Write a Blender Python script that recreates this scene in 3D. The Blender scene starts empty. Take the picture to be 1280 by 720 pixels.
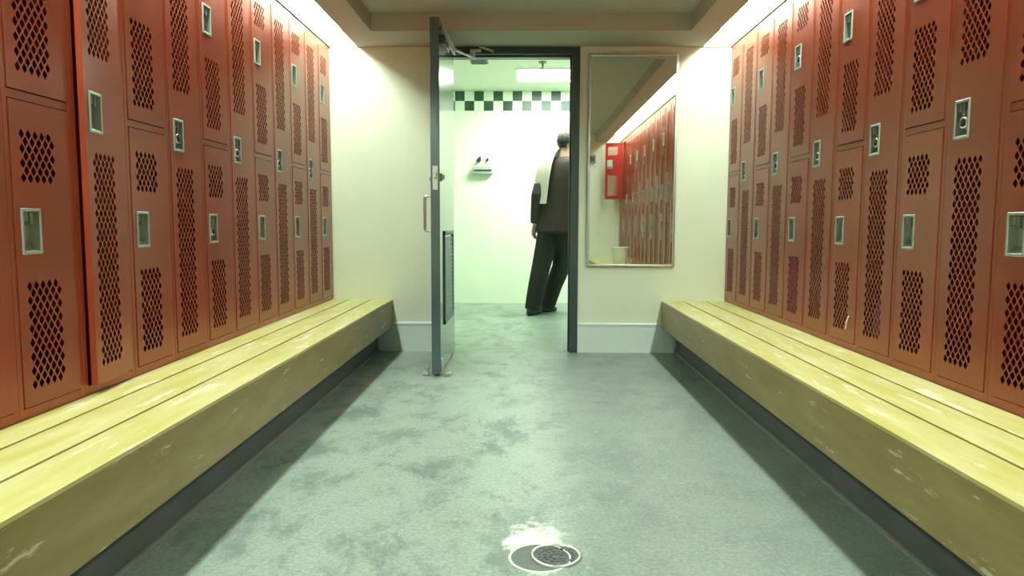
import bpy, bmesh, math, random
from mathutils import Vector, Matrix
PI = math.pi
random.seed(4)
scene = bpy.context.scene
COL = scene.collection

# ------------------------------------------------------------------ camera
cam_data = bpy.data.cameras.new('camera')
cam_data.sensor_width = 36.0
cam_data.lens = 905.69 / 1280.0 * 36.0
cam_data.clip_start = 0.02
cam = bpy.data.objects.new('camera', cam_data)
COL.objects.link(cam)
pitch, yaw, roll, cam_h = 0.0890, 0.0184, 0.0034, 0.9537
R0 = Vector((math.cos(yaw), math.sin(yaw), 0)); F0 = Vector((-math.sin(yaw), math.cos(yaw), 0))
Fw = F0 * math.cos(pitch) - Vector((0, 0, math.sin(pitch)))
U0 = F0 * math.sin(pitch) + Vector((0, 0, math.cos(pitch)))
RX = R0 * math.cos(roll) + U0 * math.sin(roll); UX = -R0 * math.sin(roll) + U0 * math.cos(roll)
cm = Matrix((RX, UX, -Fw)).transposed().to_4x4()
cm.translation = (0, 0, cam_h)
cam.matrix_world = cm
scene.camera = cam

# ------------------------------------------------------------------ light levels and exposure
STRIP_POWER = 52.0
STRIP_COLOUR = (0.86, 1.0, 0.82)
SHOWER_POWER = 44.0
SHOWER_COLOUR = (0.86, 1.0, 0.80)
w = bpy.data.worlds.new('world'); scene.world = w
w.use_nodes = True
w.node_tree.nodes['Background'].inputs[0].default_value = (0.02, 0.02, 0.02, 1)
w.node_tree.nodes['Background'].inputs[1].default_value = 0.0
scene.view_settings.view_transform = 'Standard'
scene.view_settings.look = 'None'
scene.view_settings.exposure = 0.0
scene.view_settings.gamma = 1.0
scene.view_settings.use_curve_mapping = False
scene.cycles.max_bounces = 10
scene.cycles.diffuse_bounces = 6
scene.cycles.glossy_bounces = 5
scene.cycles.caustics_reflective = False
scene.cycles.caustics_refractive = False
scene.cycles.sample_clamp_indirect = 4.0
scene.cycles.use_denoising = True

# ------------------------------------------------------------------ materials
def new_mat(name):
    m = bpy.data.materials.new(name); m.use_nodes = True
    return m, m.node_tree, m.node_tree.nodes['Principled BSDF']
def mat(name, col, rough=0.5, metal=0.0, spec=0.5, var=0.0, scale=6.0, bump=0.0, bscale=60.0, stretch=(1, 1, 1)):
    m, nt, b = new_mat(name)
    b.inputs['Roughness'].default_value = rough
    b.inputs['Metallic'].default_value = metal
    b.inputs['Specular IOR Level'].default_value = spec
    b.inputs['Base Color'].default_value = (*col, 1)
    if var or bump:
        tc = nt.nodes.new('ShaderNodeTexCoord'); mp = nt.nodes.new('ShaderNodeMapping')
        mp.inputs['Scale'].default_value = stretch
        nt.links.new(tc.outputs['Object'], mp.inputs[0])
    if var:
        nz = nt.nodes.new('ShaderNodeTexNoise'); nz.inputs['Scale'].default_value = scale; nz.inputs['Detail'].default_value = 6
        nt.links.new(mp.outputs[0], nz.inputs['Vector'])
        cr = nt.nodes.new('ShaderNodeValToRGB')
        cr.color_ramp.elements[0].position = 0.3; cr.color_ramp.elements[1].position = 0.7
        cr.color_ramp.elements[0].color = (*[c * (1 - var) for c in col], 1)
        cr.color_ramp.elements[1].color = (*[min(1, c * (1 + var)) for c in col], 1)
        nt.links.new(nz.outputs['Fac'], cr.inputs[0]); nt.links.new(cr.outputs[0], b.inputs['Base Color'])
    if bump:
        n2 = nt.nodes.new('ShaderNodeTexNoise'); n2.inputs['Scale'].default_value = bscale; n2.inputs['Detail'].default_value = 3
        nt.links.new(mp.outputs[0], n2.inputs['Vector'])
        bp = nt.nodes.new('ShaderNodeBump'); bp.inputs['Strength'].default_value = bump; bp.inputs['Distance'].default_value = 0.002
        nt.links.new(n2.outputs['Fac'], bp.inputs['Height']); nt.links.new(bp.outputs[0], b.inputs['Normal'])
    return m
def emit(name, col, power):
    m = bpy.data.materials.new(name); m.use_nodes = True
    nt = m.node_tree; nt.nodes.clear()
    o = nt.nodes.new('ShaderNodeOutputMaterial'); e = nt.nodes.new('ShaderNodeEmission')
    e.inputs[0].default_value = (*col, 1); e.inputs[1].default_value = power
    nt.links.new(e.outputs[0], o.inputs[0])
    return m

M = {}
M['wall'] = mat('cream_wall_paint', (0.76, 0.81, 0.67), 0.6, var=0.03, scale=3, bump=0.12, bscale=90)
M['shower_wall'] = mat('pale_shower_wall', (0.84, 0.90, 0.78), 0.45, var=0.02, scale=3)
M['ceiling'] = mat('matt_ceiling_paint', (0.54, 0.51, 0.44), 0.8, var=0.03, scale=2)
M['slot'] = mat('white_slot_paint', (0.90, 0.90, 0.84), 0.7)
M['baseboard'] = mat('pale_grey_baseboard', (0.71, 0.80, 0.78), 0.45, var=0.03, scale=3)
M['curb'] = mat('dark_grey_curb', (0.10, 0.11, 0.11), 0.6, var=0.15, scale=5)
M['bead'] = mat('grey_bead', (0.24, 0.27, 0.26), 0.4)
M['steel'] = mat('brushed_steel', (0.62, 0.64, 0.62), 0.28, metal=1.0, var=0.08, scale=30)
M['steel_cup'] = mat('zinc_cup', (0.45, 0.51, 0.48), 0.42, metal=0.4, var=0.1, scale=20)
M['chrome'] = mat('bright_chrome', (0.80, 0.82, 0.80), 0.15, metal=1.0)
M['aluminium'] = mat('dull_aluminium', (0.60, 0.62, 0.58), 0.45, metal=0.8)
M['black'] = mat('black_plastic', (0.015, 0.015, 0.015), 0.35)
M['door'] = mat('slate_door_paint', (0.065, 0.095, 0.105), 0.13, spec=0.8, var=0.06, scale=4)
M['frame'] = mat('dark_green_grey_frame', (0.035, 0.055, 0.055), 0.4, var=0.06, scale=4)
M['panel'] = mat('blue_grey_louvre', (0.05, 0.075, 0.11), 0.35)
M['white_plastic'] = mat('white_plastic', (0.75, 0.80, 0.76), 0.4)
M['grey_plastic'] = mat('grey_plastic', (0.20, 0.22, 0.20), 0.5)
M['drain'] = mat('worn_drain_metal', (0.10, 0.115, 0.125), 0.5, metal=0.4, var=0.35, scale=45)
M['drain_rim'] = mat('polished_drain_rim', (0.66, 0.70, 0.68), 0.3, metal=0.7)
M['grout'] = mat('grey_patch', (0.13, 0.16, 0.155), 0.6, var=0.15, scale=40)
M['grout_rim'] = mat('pale_patch_rim', (0.75, 0.82, 0.76), 0.6)
M['strip'] = emit('fluorescent_diffuser', STRIP_COLOUR, STRIP_POWER)
M['shower_lamp'] = emit('shower_diffuser', SHOWER_COLOUR, SHOWER_POWER)

def locker_mat(name, col):
    m, nt, b = new_mat(name)
    oi = nt.nodes.new('ShaderNodeObjectInfo')
    tc = nt.nodes.new('ShaderNodeTexCoord')
    nz = nt.nodes.new('ShaderNodeTexNoise'); nz.inputs['Scale'].default_value = 3.0; nz.inputs['Detail'].default_value = 5
    nt.links.new(tc.outputs['Object'], nz.inputs['Vector'])
    cr = nt.nodes.new('ShaderNodeValToRGB')
    cr.color_ramp.elements[0].position = 0.3; cr.color_ramp.elements[1].position = 0.72
    cr.color_ramp.elements[0].color = (*[c * 0.9 for c in col], 1)
    cr.color_ramp.elements[1].color = (*[c * 1.1 for c in col], 1)
    nt.links.new(nz.outputs['Fac'], cr.inputs[0])
    hs = nt.nodes.new('ShaderNodeHueSaturation')
    mr = nt.nodes.new('ShaderNodeMapRange'); mr.inputs[3].default_value = 0.92; mr.inputs[4].default_value = 1.08
    nt.links.new(oi.outputs['Random'], mr.inputs[0]); nt.links.new(mr.outputs[0], hs.inputs['Value'])
    nt.links.new(cr.outputs[0], hs.inputs['Color']); nt.links.new(hs.outputs[0], b.inputs['Base Color'])
    b.inputs['Roughness'].default_value = 0.24
    b.inputs['Specular IOR Level'].default_value = 0.5
    n2 = nt.nodes.new('ShaderNodeTexNoise'); n2.inputs['Scale'].default_value = 7.0
    nt.links.new(tc.outputs['Object'], n2.inputs['Vector'])
    bp = nt.nodes.new('ShaderNodeBump'); bp.inputs['Strength'].default_value = 0.10; bp.inputs['Distance'].default_value = 0.01
    nt.links.new(n2.outputs['Fac'], bp.inputs['Height']); nt.links.new(bp.outputs[0], b.inputs['Normal'])
    return m
M['locker'] = locker_mat('rust_red_enamel', (0.33, 0.056, 0.025))
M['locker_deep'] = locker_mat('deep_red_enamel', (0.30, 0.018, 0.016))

def wood_mat(name, base, worn, bare, amount):
    m, nt, b = new_mat(name)
    tc = nt.nodes.new('ShaderNodeTexCoord')
    mp = nt.nodes.new('ShaderNodeMapping'); mp.inputs['Scale'].default_value = (6, 1.0, 6)
    nt.links.new(tc.outputs['Object'], mp.inputs[0])
    n1 = nt.nodes.new('ShaderNodeTexNoise'); n1.inputs['Scale'].default_value = 2.2; n1.inputs['Detail'].default_value = 8; n1.inputs['Roughness'].default_value = 0.65
    nt.links.new(mp.outputs[0], n1.inputs['Vector'])
    c1 = nt.nodes.new('ShaderNodeValToRGB')
    c1.color_ramp.elements[0].position = 0.38; c1.color_ramp.elements[1].position = 0.68
    c1.color_ramp.elements[0].color = (*base, 1); c1.color_ramp.elements[1].color = (*worn, 1)
    nt.links.new(n1.outputs['Fac'], c1.inputs[0])
    mp2 = nt.nodes.new('ShaderNodeMapping'); mp2.inputs['Scale'].default_value = (14, 2.2, 14)
    nt.links.new(tc.outputs['Object'], mp2.inputs[0])
    n2 = nt.nodes.new('ShaderNodeTexNoise'); n2.inputs['Scale'].default_value = 1.6; n2.inputs['Detail'].default_value = 7; n2.inputs['Roughness'].default_value = 0.7
    nt.links.new(mp2.outputs[0], n2.inputs['Vector'])
    c2 = nt.nodes.new('ShaderNodeValToRGB')
    c2.color_ramp.elements[0].position = 1.0 - amount; c2.color_ramp.elements[1].position = min(1, 1.04 - amount)
    c2.color_ramp.elements[0].color = (0, 0, 0, 1); c2.color_ramp.elements[1].color = (1, 1, 1, 1)
    nt.links.new(n2.outputs['Fac'], c2.inputs[0])
    mx = nt.nodes.new('ShaderNodeMix'); mx.data_type = 'RGBA'
    nt.links.new(c2.outputs[0], mx.inputs[0]); nt.links.new(c1.outputs[0], mx.inputs[6]); mx.inputs[7].default_value = (*bare, 1)
    nt.links.new(mx.outputs[2], b.inputs['Base Color'])
    b.inputs['Roughness'].default_value = 0.38
    return m
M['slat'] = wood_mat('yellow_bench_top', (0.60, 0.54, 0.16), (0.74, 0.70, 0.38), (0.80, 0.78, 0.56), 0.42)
M['apron'] = wood_mat('shaded_yellow_bench_front', (0.30, 0.23, 0.075), (0.40, 0.32, 0.125), (0.66, 0.63, 0.46), 0.375)  # same yellow paint as the slats, shade on the front mixed into the colour

def floor_mat():
    m, nt, b = new_mat('worn_painted_concrete')
    L = nt.links.new
    tc = nt.nodes.new('ShaderNodeTexCoord')
    def noise(scale, detail, rough=0.6, vec=None, dist=0.0):
        n = nt.nodes.new('ShaderNodeTexNoise'); n.inputs['Scale'].default_value = scale; n.inputs['Detail'].default_value = detail
        n.inputs['Roughness'].default_value = rough; n.inputs['Distortion'].default_value = dist
        L(vec or tc.outputs['Object'], n.inputs['Vector']); return n
    def ramp(src, p0, p1, c0, c1):
        r = nt.nodes.new('ShaderNodeValToRGB')
        r.color_ramp.elements[0].position = p0; r.color_ramp.elements[1].position = p1
        r.color_ramp.elements[0].color = (*c0, 1); r.color_ramp.elements[1].color = (*c1, 1)
        L(src, r.inputs[0]); return r
    def mix(fac, a, bb, mode='MIX'):
        x = nt.nodes.new('ShaderNodeMix'); x.data_type = 'RGBA'; x.blend_type = mode
        if isinstance(fac, float): x.inputs[0].default_value = fac
        else: L(fac, x.inputs[0])
        L(a, x.inputs[6])
        if isinstance(bb, tuple): x.inputs[7].default_value = (*bb, 1)
        else: L(bb, x.inputs[7])
        return x.outputs[2]
    big = ramp(noise(1.7, 8, 0.68, dist=0.15).outputs['Fac'], 0.36, 0.66, (0.125, 0.172, 0.162), (0.225, 0.285, 0.265))
    # scrubbed lighter patches
    mp = nt.nodes.new('ShaderNodeMapping'); mp.inputs['Scale'].default_value = (1.0, 0.62, 1.0); L(tc.outputs['Object'], mp.inputs[0])
    pat = ramp(noise(4.2, 11, 0.76, mp.outputs[0], 0.25).outputs['Fac'], 0.40, 0.52, (0, 0, 0), (1, 1, 1))
    c = mix(pat.outputs[0], big.outputs[0], (0.305, 0.38, 0.345))
    # walked-off darker side of the floor with a ragged edge
    sx = nt.nodes.new('ShaderNodeSeparateXYZ'); L(tc.outputs['Object'], sx.inputs[0])
    ma = nt.nodes.new('ShaderNodeMath'); ma.operation = 'MULTIPLY_ADD'; ma.inputs[1].default_value = 0.9
    L(noise(2.6, 10, 0.75).outputs['Fac'], ma.inputs[0]); L(sx.outputs['X'], ma.inputs[2])
    wk = ramp(ma.outputs[0], 0.54, 0.68, (0, 0, 0), (0.66, 0.66, 0.66))
    c = mix(wk.outputs[0], c, (0.205, 0.255, 0.24))
    # fine speckle
    sp = ramp(noise(75, 5, 0.8).outputs['Fac'], 0.38, 0.62, (0.74, 0.74, 0.74), (1.18, 1.18, 1.18))
    c = mix(1.0, c, sp.outputs[0], 'MULTIPLY')
    fl = ramp(noise(20, 5, 0.75).outputs['Fac'], 0.60, 0.68, (0, 0, 0), (0.55, 0.55, 0.55))
    c = mix(fl.outputs[0], c, (0.40, 0.47, 0.43))
    # chalky white scale left around the drain, with its own ragged outline
    dv = nt.nodes.new('ShaderNodeVectorMath'); dv.operation = 'SUBTRACT'; dv.inputs[1].default_value = (0.035, 2.095, 0.0)
    wn = noise(15, 7, 0.75)
    wa = nt.nodes.new('ShaderNodeVectorMath'); wa.operation = 'MULTIPLY_ADD'
    wa.inputs[1].default_value = (0.24, 0.46, 0.0); L(wn.outputs['Color'], wa.inputs[0]); L(tc.outputs['Object'], wa.inputs[2])
    wb = nt.nodes.new('ShaderNodeVectorMath'); wb.operation = 'SUBTRACT'; wb.inputs[1].default_value = (0.12, 0.23, 0.0); L(wa.outputs[0], wb.inputs[0])
    L(wb.outputs[0], dv.inputs[0])
    sc = nt.nodes.new('ShaderNodeVectorMath'); sc.operation = 'MULTIPLY'; sc.inputs[1].default_value = (1.0, 0.55, 0.0); L(dv.outputs[0], sc.inputs[0])
    ln = nt.nodes.new('ShaderNodeVectorMath'); ln.operation = 'LENGTH'; L(sc.outputs[0], ln.inputs[0])
    st = ramp(ln.outputs['Value'], 0.062, 0.100, (1, 1, 1), (0, 0, 0))
    c = mix(st.outputs[0], c, (0.70, 0.79, 0.73))
    L(c, b.inputs['Base Color'])
    rr = ramp(noise(4, 6, 0.7).outputs['Fac'], 0.3, 0.7, (0.30, 0.30, 0.30), (0.52, 0.52, 0.52))
    L(rr.outputs[0], b.inputs['Roughness'])
    bp = nt.nodes.new('ShaderNodeBump'); bp.inputs['Strength'].default_value = 0.25; bp.inputs['Distance'].default_value = 0.003
    L(noise(40, 5, 0.7).outputs['Fac'], bp.inputs['Height']); L(bp.outputs[0], b.inputs['Normal'])
    return m
M['floor'] = floor_mat()

def checker_mat(x0, z0, t):
    m, nt, b = new_mat('checkered_border_tiles')
    tc = nt.nodes.new('ShaderNodeTexCoord')
    sb = nt.nodes.new('ShaderNodeVectorMath'); sb.operation = 'SUBTRACT'; sb.inputs[1].default_value = (x0, 0.0, z0)
    nt.links.new(tc.outputs['Object'], sb.inputs[0])
    ad = nt.nodes.new('ShaderNodeVectorMath'); ad.operation = 'MULTIPLY'; ad.inputs[1].default_value = (1, 0, 1)
    nt.links.new(sb.outputs[0], ad.inputs[0])
    a2 = nt.nodes.new('ShaderNodeVectorMath'); a2.operation = 'ADD'; a2.inputs[1].default_value = (0, t * 0.5, 0)
    nt.links.new(ad.outputs[0], a2.inputs[0])
    ck = nt.nodes.new('ShaderNodeTexChecker'); ck.inputs['Scale'].default_value = 1.0 / t
    ck.inputs['Color1'].default_value = (0.025, 0.075, 0.05, 1); ck.inputs['Color2'].default_value = (0.80, 0.88, 0.76, 1)
    nt.links.new(a2.outputs[0], ck.inputs['Vector'])
    nt.links.new(ck.outputs['Color'], b.inputs['Base Color'])
    b.inputs['Roughness'].default_value = 0.3
    return m
M['mirror'] = mat('silvered_glass', (0.74, 0.79, 0.75), 0.015, metal=1.0)
M['skin'] = mat('pale_skin', (0.62, 0.42, 0.33), 0.5, var=0.05, scale=20)
M['jacket'] = mat('dark_brown_grey_jacket', (0.042, 0.029, 0.028), 0.85, var=0.2, scale=30, bump=0.2, bscale=25)
M['trousers'] = mat('black_trousers', (0.012, 0.013, 0.012), 0.85, var=0.2, scale=30, bump=0.2, bscale=25)
M['shoe'] = mat('black_shoe', (0.010, 0.010, 0.010), 0.35)
M['hair'] = mat('dark_grey_hair', (0.03, 0.028, 0.025), 0.7, var=0.4, scale=60, bump=0.5, bscale=120)
M['towel'] = mat('white_towel', (0.80, 0.70, 0.68), 0.95, bump=0.4, bscale=180)

# ------------------------------------------------------------------ mesh helpers
def tag(o, label=None, cat=None, group=None, kind=None):
    if label: o['label'] = label
    if cat: o['category'] = cat
    if group: o['group'] = group
    if kind: o['kind'] = kind
    return o
def empty(name, loc=(0, 0, 0), rz=0.0):
    o = bpy.data.objects.new(name, None); COL.objects.link(o)
    o.empty_display_size = 0.1
    o.location = loc; o.rotation_euler = (0, 0, rz)
    return o
class MB:
    def __init__(self): self.bm = bmesh.new()
    def box(self, x0, x1, y0, y1, z0, z1, bev=0.0, seg=2):
        vs = [self.bm.verts.new(p) for p in ((x0, y0, z0), (x1, y0, z0), (x1, y1, z0), (x0, y1, z0), (x0, y0, z1), (x1, y0, z1), (x1, y1, z1), (x0, y1, z1))]
        fs = [self.bm.faces.new([vs[i] for i in q]) for q in ((3, 2, 1, 0), (4, 5, 6, 7), (0, 1, 5, 4), (1, 2, 6, 5), (2, 3, 7, 6), (3, 0, 4, 7))]
        if bev > 0:
            es = list({e for f in fs for e in f.edges})
            bmesh.ops.bevel(self.bm, geom=es, offset=bev, segments=seg, affect='EDGES', profile=0.7)
        return self
    def quad(self, pts):
        self.bm.faces.new([self.bm.verts.new(p) for p in pts]); return self
    def loft(self, rings, close=True, caps=True):
        rs = [[self.bm.verts.new(p) for p in r] for r in rings]
        n = len(rs[0])
        for a, b in zip(rs, rs[1:]):
            for i in range(n if close else n - 1):
                self.bm.faces.new((a[i], a[(i + 1) % n], b[(i + 1) % n], b[i]))
        if caps and close:
            self.bm.faces.new(rs[0][::-1]); self.bm.faces.new(rs[-1])
        return self
    def tube(self, pts, r, n=12, caps=True):
        pts = [Vector(p) for p in pts]
        rad = r if isinstance(r, (list, tuple)) else [r] * len(pts)
        rings = []; up = None
        for i, p in enumerate(pts):
            d = (pts[min(i + 1, len(pts) - 1)] - pts[max(i - 1, 0)]).normalized()
            if up is None:
                up = Vector((0, 0, 1)) if abs(d.z) < 0.9 else Vector((1, 0, 0))
            s = d.cross(up).normalized(); up = s.cross(d).normalized()
            rings.append([p + (s * math.cos(t) + up * math.sin(t)) * rad[i] for t in (2 * PI * k / n for k in range(n))])
        return self.loft(rings, True, caps)
    def lathe(self, prof, c=(0, 0, 0), n=40, axis='z', caps=False):
        rings = []
        for r, h in prof:
            ring = []
            for k in range(n):
                t = 2 * PI * k / n
                x, y = r * math.cos(t), r * math.sin(t)
                p = (x, y, h) if axis == 'z' else ((x, h, y) if axis == 'y' else (h, x, y))
                ring.append((p[0] + c[0], p[1] + c[1], p[2] + c[2]))
            rings.append(ring)
        return self.loft(rings, True, caps)
    def ball(self, c, rx, ry, rz, rot=None, u=20, v=14):
        m = Matrix.Translation(c) @ (rot.to_4x4() if rot else Matrix.Identity(4)) @ Matrix.Diagonal((rx, ry, rz, 1))
        bmesh.ops.create_uvsphere(self.bm, u_segments=u, v_segments=v, radius=1.0, matrix=m)
        return self
    def build(self, name, material, parent=None, smooth=False, loc=None, angle=None, recalc=True):
        if recalc: bmesh.ops.recalc_face_normals(self.bm, faces=self.bm.faces)
        me = bpy.data.meshes.new(name)
        self.bm.to_mesh(me); self.bm.free()
        me.materials.append(material)
        if smooth:
            for p in me.polygons: p.use_smooth = True
            if angle is not None:
                me.set_sharp_from_angle(angle=math.radians(angle))
        o = bpy.data.objects.new(name, me); COL.objects.link(o)
        if parent: o.parent = parent
        if loc: o.location = loc
        return o
def struct(o): o['kind'] = 'structure'; return o

# ------------------------------------------------------------------ setting
XL, XR, D, H = -1.426, 1.467, 5.337, 2.217          # locker fronts, far wall, ceiling
YE = -0.78                                          # wall behind
YS = 8.64                                           # shower room far wall
HS = 2.492
ZB = 0.389                                          # bench top
BL, BR = -0.985, 1.005                              # bench fronts
SL, SR = -1.217, 1.263                              # light slot inner edges
WT = 0.14
DX0, DX1, DTOP = -0.545, 0.330, 2.165               # door opening

struct(MB().box(-2.2, 2.2, YE - 0.2, YS + 0.15, -0.12, 0).build('floor', M['floor']))
struct(MB().box(-1.95, -1.735, YE - 0.15, D + WT, 0, H + 0.35).build('wall_left', M['wall']))
struct(MB().box(1.776, 1.99, YE - 0.15, D + WT, 0, H + 0.35).build('wall_right', M['wall']))
struct(MB().box(-1.735, 1.776, YE - 0.15, YE, 0, H + 0.35).build('wall_front', M['wall']))
wb = MB()
wb.box(-1.735, DX0 - 0.02, D, D + WT, 0, H + 0.35)
wb.box(DX1 + 0.02, 1.776, D, D + WT, 0, H + 0.35)
wb.box(DX0 - 0.02, DX1 + 0.02, D, D + WT, DTOP + 0.02, H + 0.35)
struct(wb.build('wall_back', M['wall']))
struct(MB().box(-2.1, 2.1, YS, YS + 0.12, 0, HS + 0.2).build('wall_far', M['shower_wall']))
struct(MB().box(-2.1, -1.98, D + WT, YS, 0, HS + 0.2).build('wall_shower_left', M['shower_wall']))
struct(MB().box(1.98, 2.1, D + WT, YS, 0, HS + 0.2).build('wall_shower_right', M['shower_wall']))
sw = MB()
sw.box(-1.98, DX0 - 0.02, D + WT, D + WT + 0.03, 0, HS + 0.2).box(DX1 + 0.02, 1.98, D + WT, D + WT + 0.03, 0, HS + 0.2)
sw.box(DX0 - 0.02, DX1 + 0.02, D + WT, D + WT + 0.03, DTOP + 0.02, HS + 0.2)
struct(sw.build('wall_shower_front', M['shower_wall']))
struct(MB().box(-2.1, 2.1, D + WT, YS + 0.12, HS, HS + 0.12).build('ceiling_shower', M['shower_wall']))
# ceiling with light slots on both sides and a shallow raised tray
TXL, TXR, TY, TR = -1.030, 1.080, 4.905, 0.11
cb = MB()
cb.box(SL, TXL, YE, D, H, H + 0.30).box(TXR, SR, YE, D, H, H + 0.30).box(TXL, TXR, TY, D, H, H + 0.30)
cb.box(TXL, TXR, YE, TY, H + TR, H + 0.30)
struct(cb.build('ceiling', M['ceiling']))
cs = MB()
cs.box(-1.735, SL, YE, D, H + 0.17, H + 0.30).box(-1.735, XL, YE, D, H, H + 0.17).box(SL - 0.004, SL, YE, D, H + 0.004, H + 0.17)
cs.box(SR, 1.776, YE, D, H + 0.17, H + 0.30).box(XR, 1.776, YE, D, H, H + 0.17).box(SR, SR + 0.004, YE, D, H + 0.004, H + 0.17)
struct(cs.build('ceiling_slot', M['slot']))
# dark metal edge along the lockers
struct(MB().box(XL, XL + 0.008, YE, D, H - 0.001, H + 0.016).build('trim_1', M['grey_plastic']))
struct(MB().box(XR - 0.008, XR, YE, D, H - 0.001, H + 0.016).build('trim_2', M['grey_plastic']))
struct(MB().box(XL, SL, D - 0.007, D, H - 0.006, H + 0.010).build('trim_6', M['grey_plastic']))
struct(MB().box(SR, XR, D - 0.007, D, H - 0.006, H + 0.010).build('trim_7', M['grey_plastic']))
# curbs carrying the lockers
struct(MB().box(-1.735, XL - 0.004, YE, D, 0, ZB).build('trim_3', M['curb']))
struct(MB().box(XR + 0.004, 1.776, YE, D, 0, ZB).build('trim_4', M['curb']))
# baseboards
def baseboard(name, x0, x1):
    b = MB()
    prof = [(D, 0.0), (D - 0.012, 0.0), (D - 0.012, 0.195), (D - 0.016, 0.203), (D - 0.016, 0.214), (D - 0.010, 0.221), (D, 0.221)]
    b.loft([[(x, y, z) for y, z in prof] for x in (x0, x1)])
    struct(b.build(name, M['baseboard']))
baseboard('baseboard_left', -1.08, DX0 - 0.058)
baseboard('baseboard_right', DX1 + 0.058, 1.10)
# checkered border
ck_t = 0.1125
ck = MB().box(-1.98, 1.98, YS - 0.006, YS, HS - 2 * ck_t, HS - 0.002)
struct(ck.build('trim_5', checker_mat(-0.609 - 20 * ck_t, HS - 2 * ck_t, ck_t)))

# ------------------------------------------------------------------ lockers
LW, LH, LD = 0.305, 1.822, 0.30
PW, PH, HSC = 0.0290, 0.0410, 0.72
def vent_holes(x0, z0, z1):
    """staggered upright diamonds; returns loops in (x, z)"""
    rows = int((z1 - z0) / (PH / 2) + 0.01) - 1
    zs0 = (z0 + z1) / 2 - (rows - 1) * PH / 4
    out = []
    for r in range(rows):
        zc = zs0 + r * PH / 2
        off = 0 if r % 2 == 0 else PW / 2
        for c in range(5):
            xc = x0 + PW / 2 + c * PW + off
            a, bq = PW / 2 * HSC, PH / 2 * HSC
            k = bq * 0.22
            out.append([(xc, zc - bq), (xc + a * 0.94, zc - k), (xc + a * 0.94, zc + k), (xc, zc + bq), (xc - a * 0.94, zc + k), (xc - a * 0.94, zc - k)])
    return out
def door_mesh(x0, x1, z0, z1, vents, handle):
    """one pressed door: sheet with diamond vents, a hole for the pull, returned edges"""
    bm = bmesh.new()
    cr = 0.006
    loops = [[(x0, z0), (x1, z0), (x1, z1), (x0, z1)]]
    for v in vents: loops += vent_holes(v[0], v[1], v[2])
    hx0, hx1, hz0, hz1 = handle
    loops.append([(hx0, hz0), (hx1, hz0), (hx1, hz1), (hx0, hz1)])
    edges = []; outer = None
    for k, lp in enumerate(loops):
        vs = [bm.verts.new((x, 0, z)) for x, z in lp]
        es = [bm.edges.new((vs[i], vs[(i + 1) % len(vs)])) for i in range(len(vs))]
        edges += es
        if k == 0: outer = list(es)
    bmesh.ops.triangle_fill(bm, use_beauty=True, use_dissolve=False, edges=edges, normal=(0, -1, 0))
    bm.edges.ensure_lookup_table()
    hole_edges = [e for e in bm.edges if len(e.link_faces) == 1 and e not in outer]
    for group, depth in ((outer, 0.020), (hole_edges, 0.0016)):
        r = bmesh.ops.extrude_edge_only(bm, edges=group)
        vs = [g for g in r['geom'] if isinstance(g, bmesh.types.BMVert)]
        bmesh.ops.translate(bm, vec=(0, depth, 0), verts=vs)
    m = MB(); m.bm.free(); m.bm = bm
    return m
DZ0, DZM, DZT = 0.031, 0.917, 1.776      # door base, tier split, door head
VX = 0.054
HX0, HX1 = 0.047, 0.129
TIERS = {
    'low': (DZ0, 0.902, [(VX, 0.070, 0.398), (VX, 0.662, 0.834)], (HX0, HX1, 0.470, 0.600)),
    'up': (0.932, DZT, [(VX, 0.975, 1.303), (VX, 1.578, 1.735)], (HX0, HX1, 1.395, 1.522)),
    'tall': (DZ0, DZT, [(VX, 0.074, 0.800), (VX, 1.078, 1.732)], (HX0, HX1, 0.852, 0.980)),
}
DOOR_ME, CUP_ME = {}, {}
HINGE_X = 0.286
def body_bm(double):
    b = MB()
    b.box(0, 0.0012, 0.0, LD, 0, LH).box(LW - 0.0012, LW, 0.0, LD, 0, LH)     # sides
    b.box(0, LW, LD - 0.0015, LD, 0, LH)                                      # back
    b.box(0, LW, 0.0, LD, LH - 0.0015, LH).box(0, LW, 0.0, LD, 0.0, 0.012)    # top, base
    b.box(0.0, 0.021, -0.001, 0.016, 0, LH, 0.0015, 1).box(LW - 0.021, LW, -0.001, 0.016, 0, LH, 0.0015, 1)
    b.box(0.019, LW - 0.019, -0.0005, 0.016, 0, DZ0 - 0.003).box(0.019, LW - 0.019, -0.0005, 0.016, DZT + 0.003, LH)
    if double:
        b.box(0.019, LW - 0.019, -0.0005, 0.016, 0.905, 0.929)
        b.box(0.002, LW - 0.002, 0.016, LD - 0.003, 0.915, 0.918)
        b.box(0.002, LW - 0.002, 0.03, LD - 0.003, 1.52, 1.523)
    else:
        b.box(0.002, LW - 0.002, 0.03, LD - 0.003, 1.45, 1.453)
    return b
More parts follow.
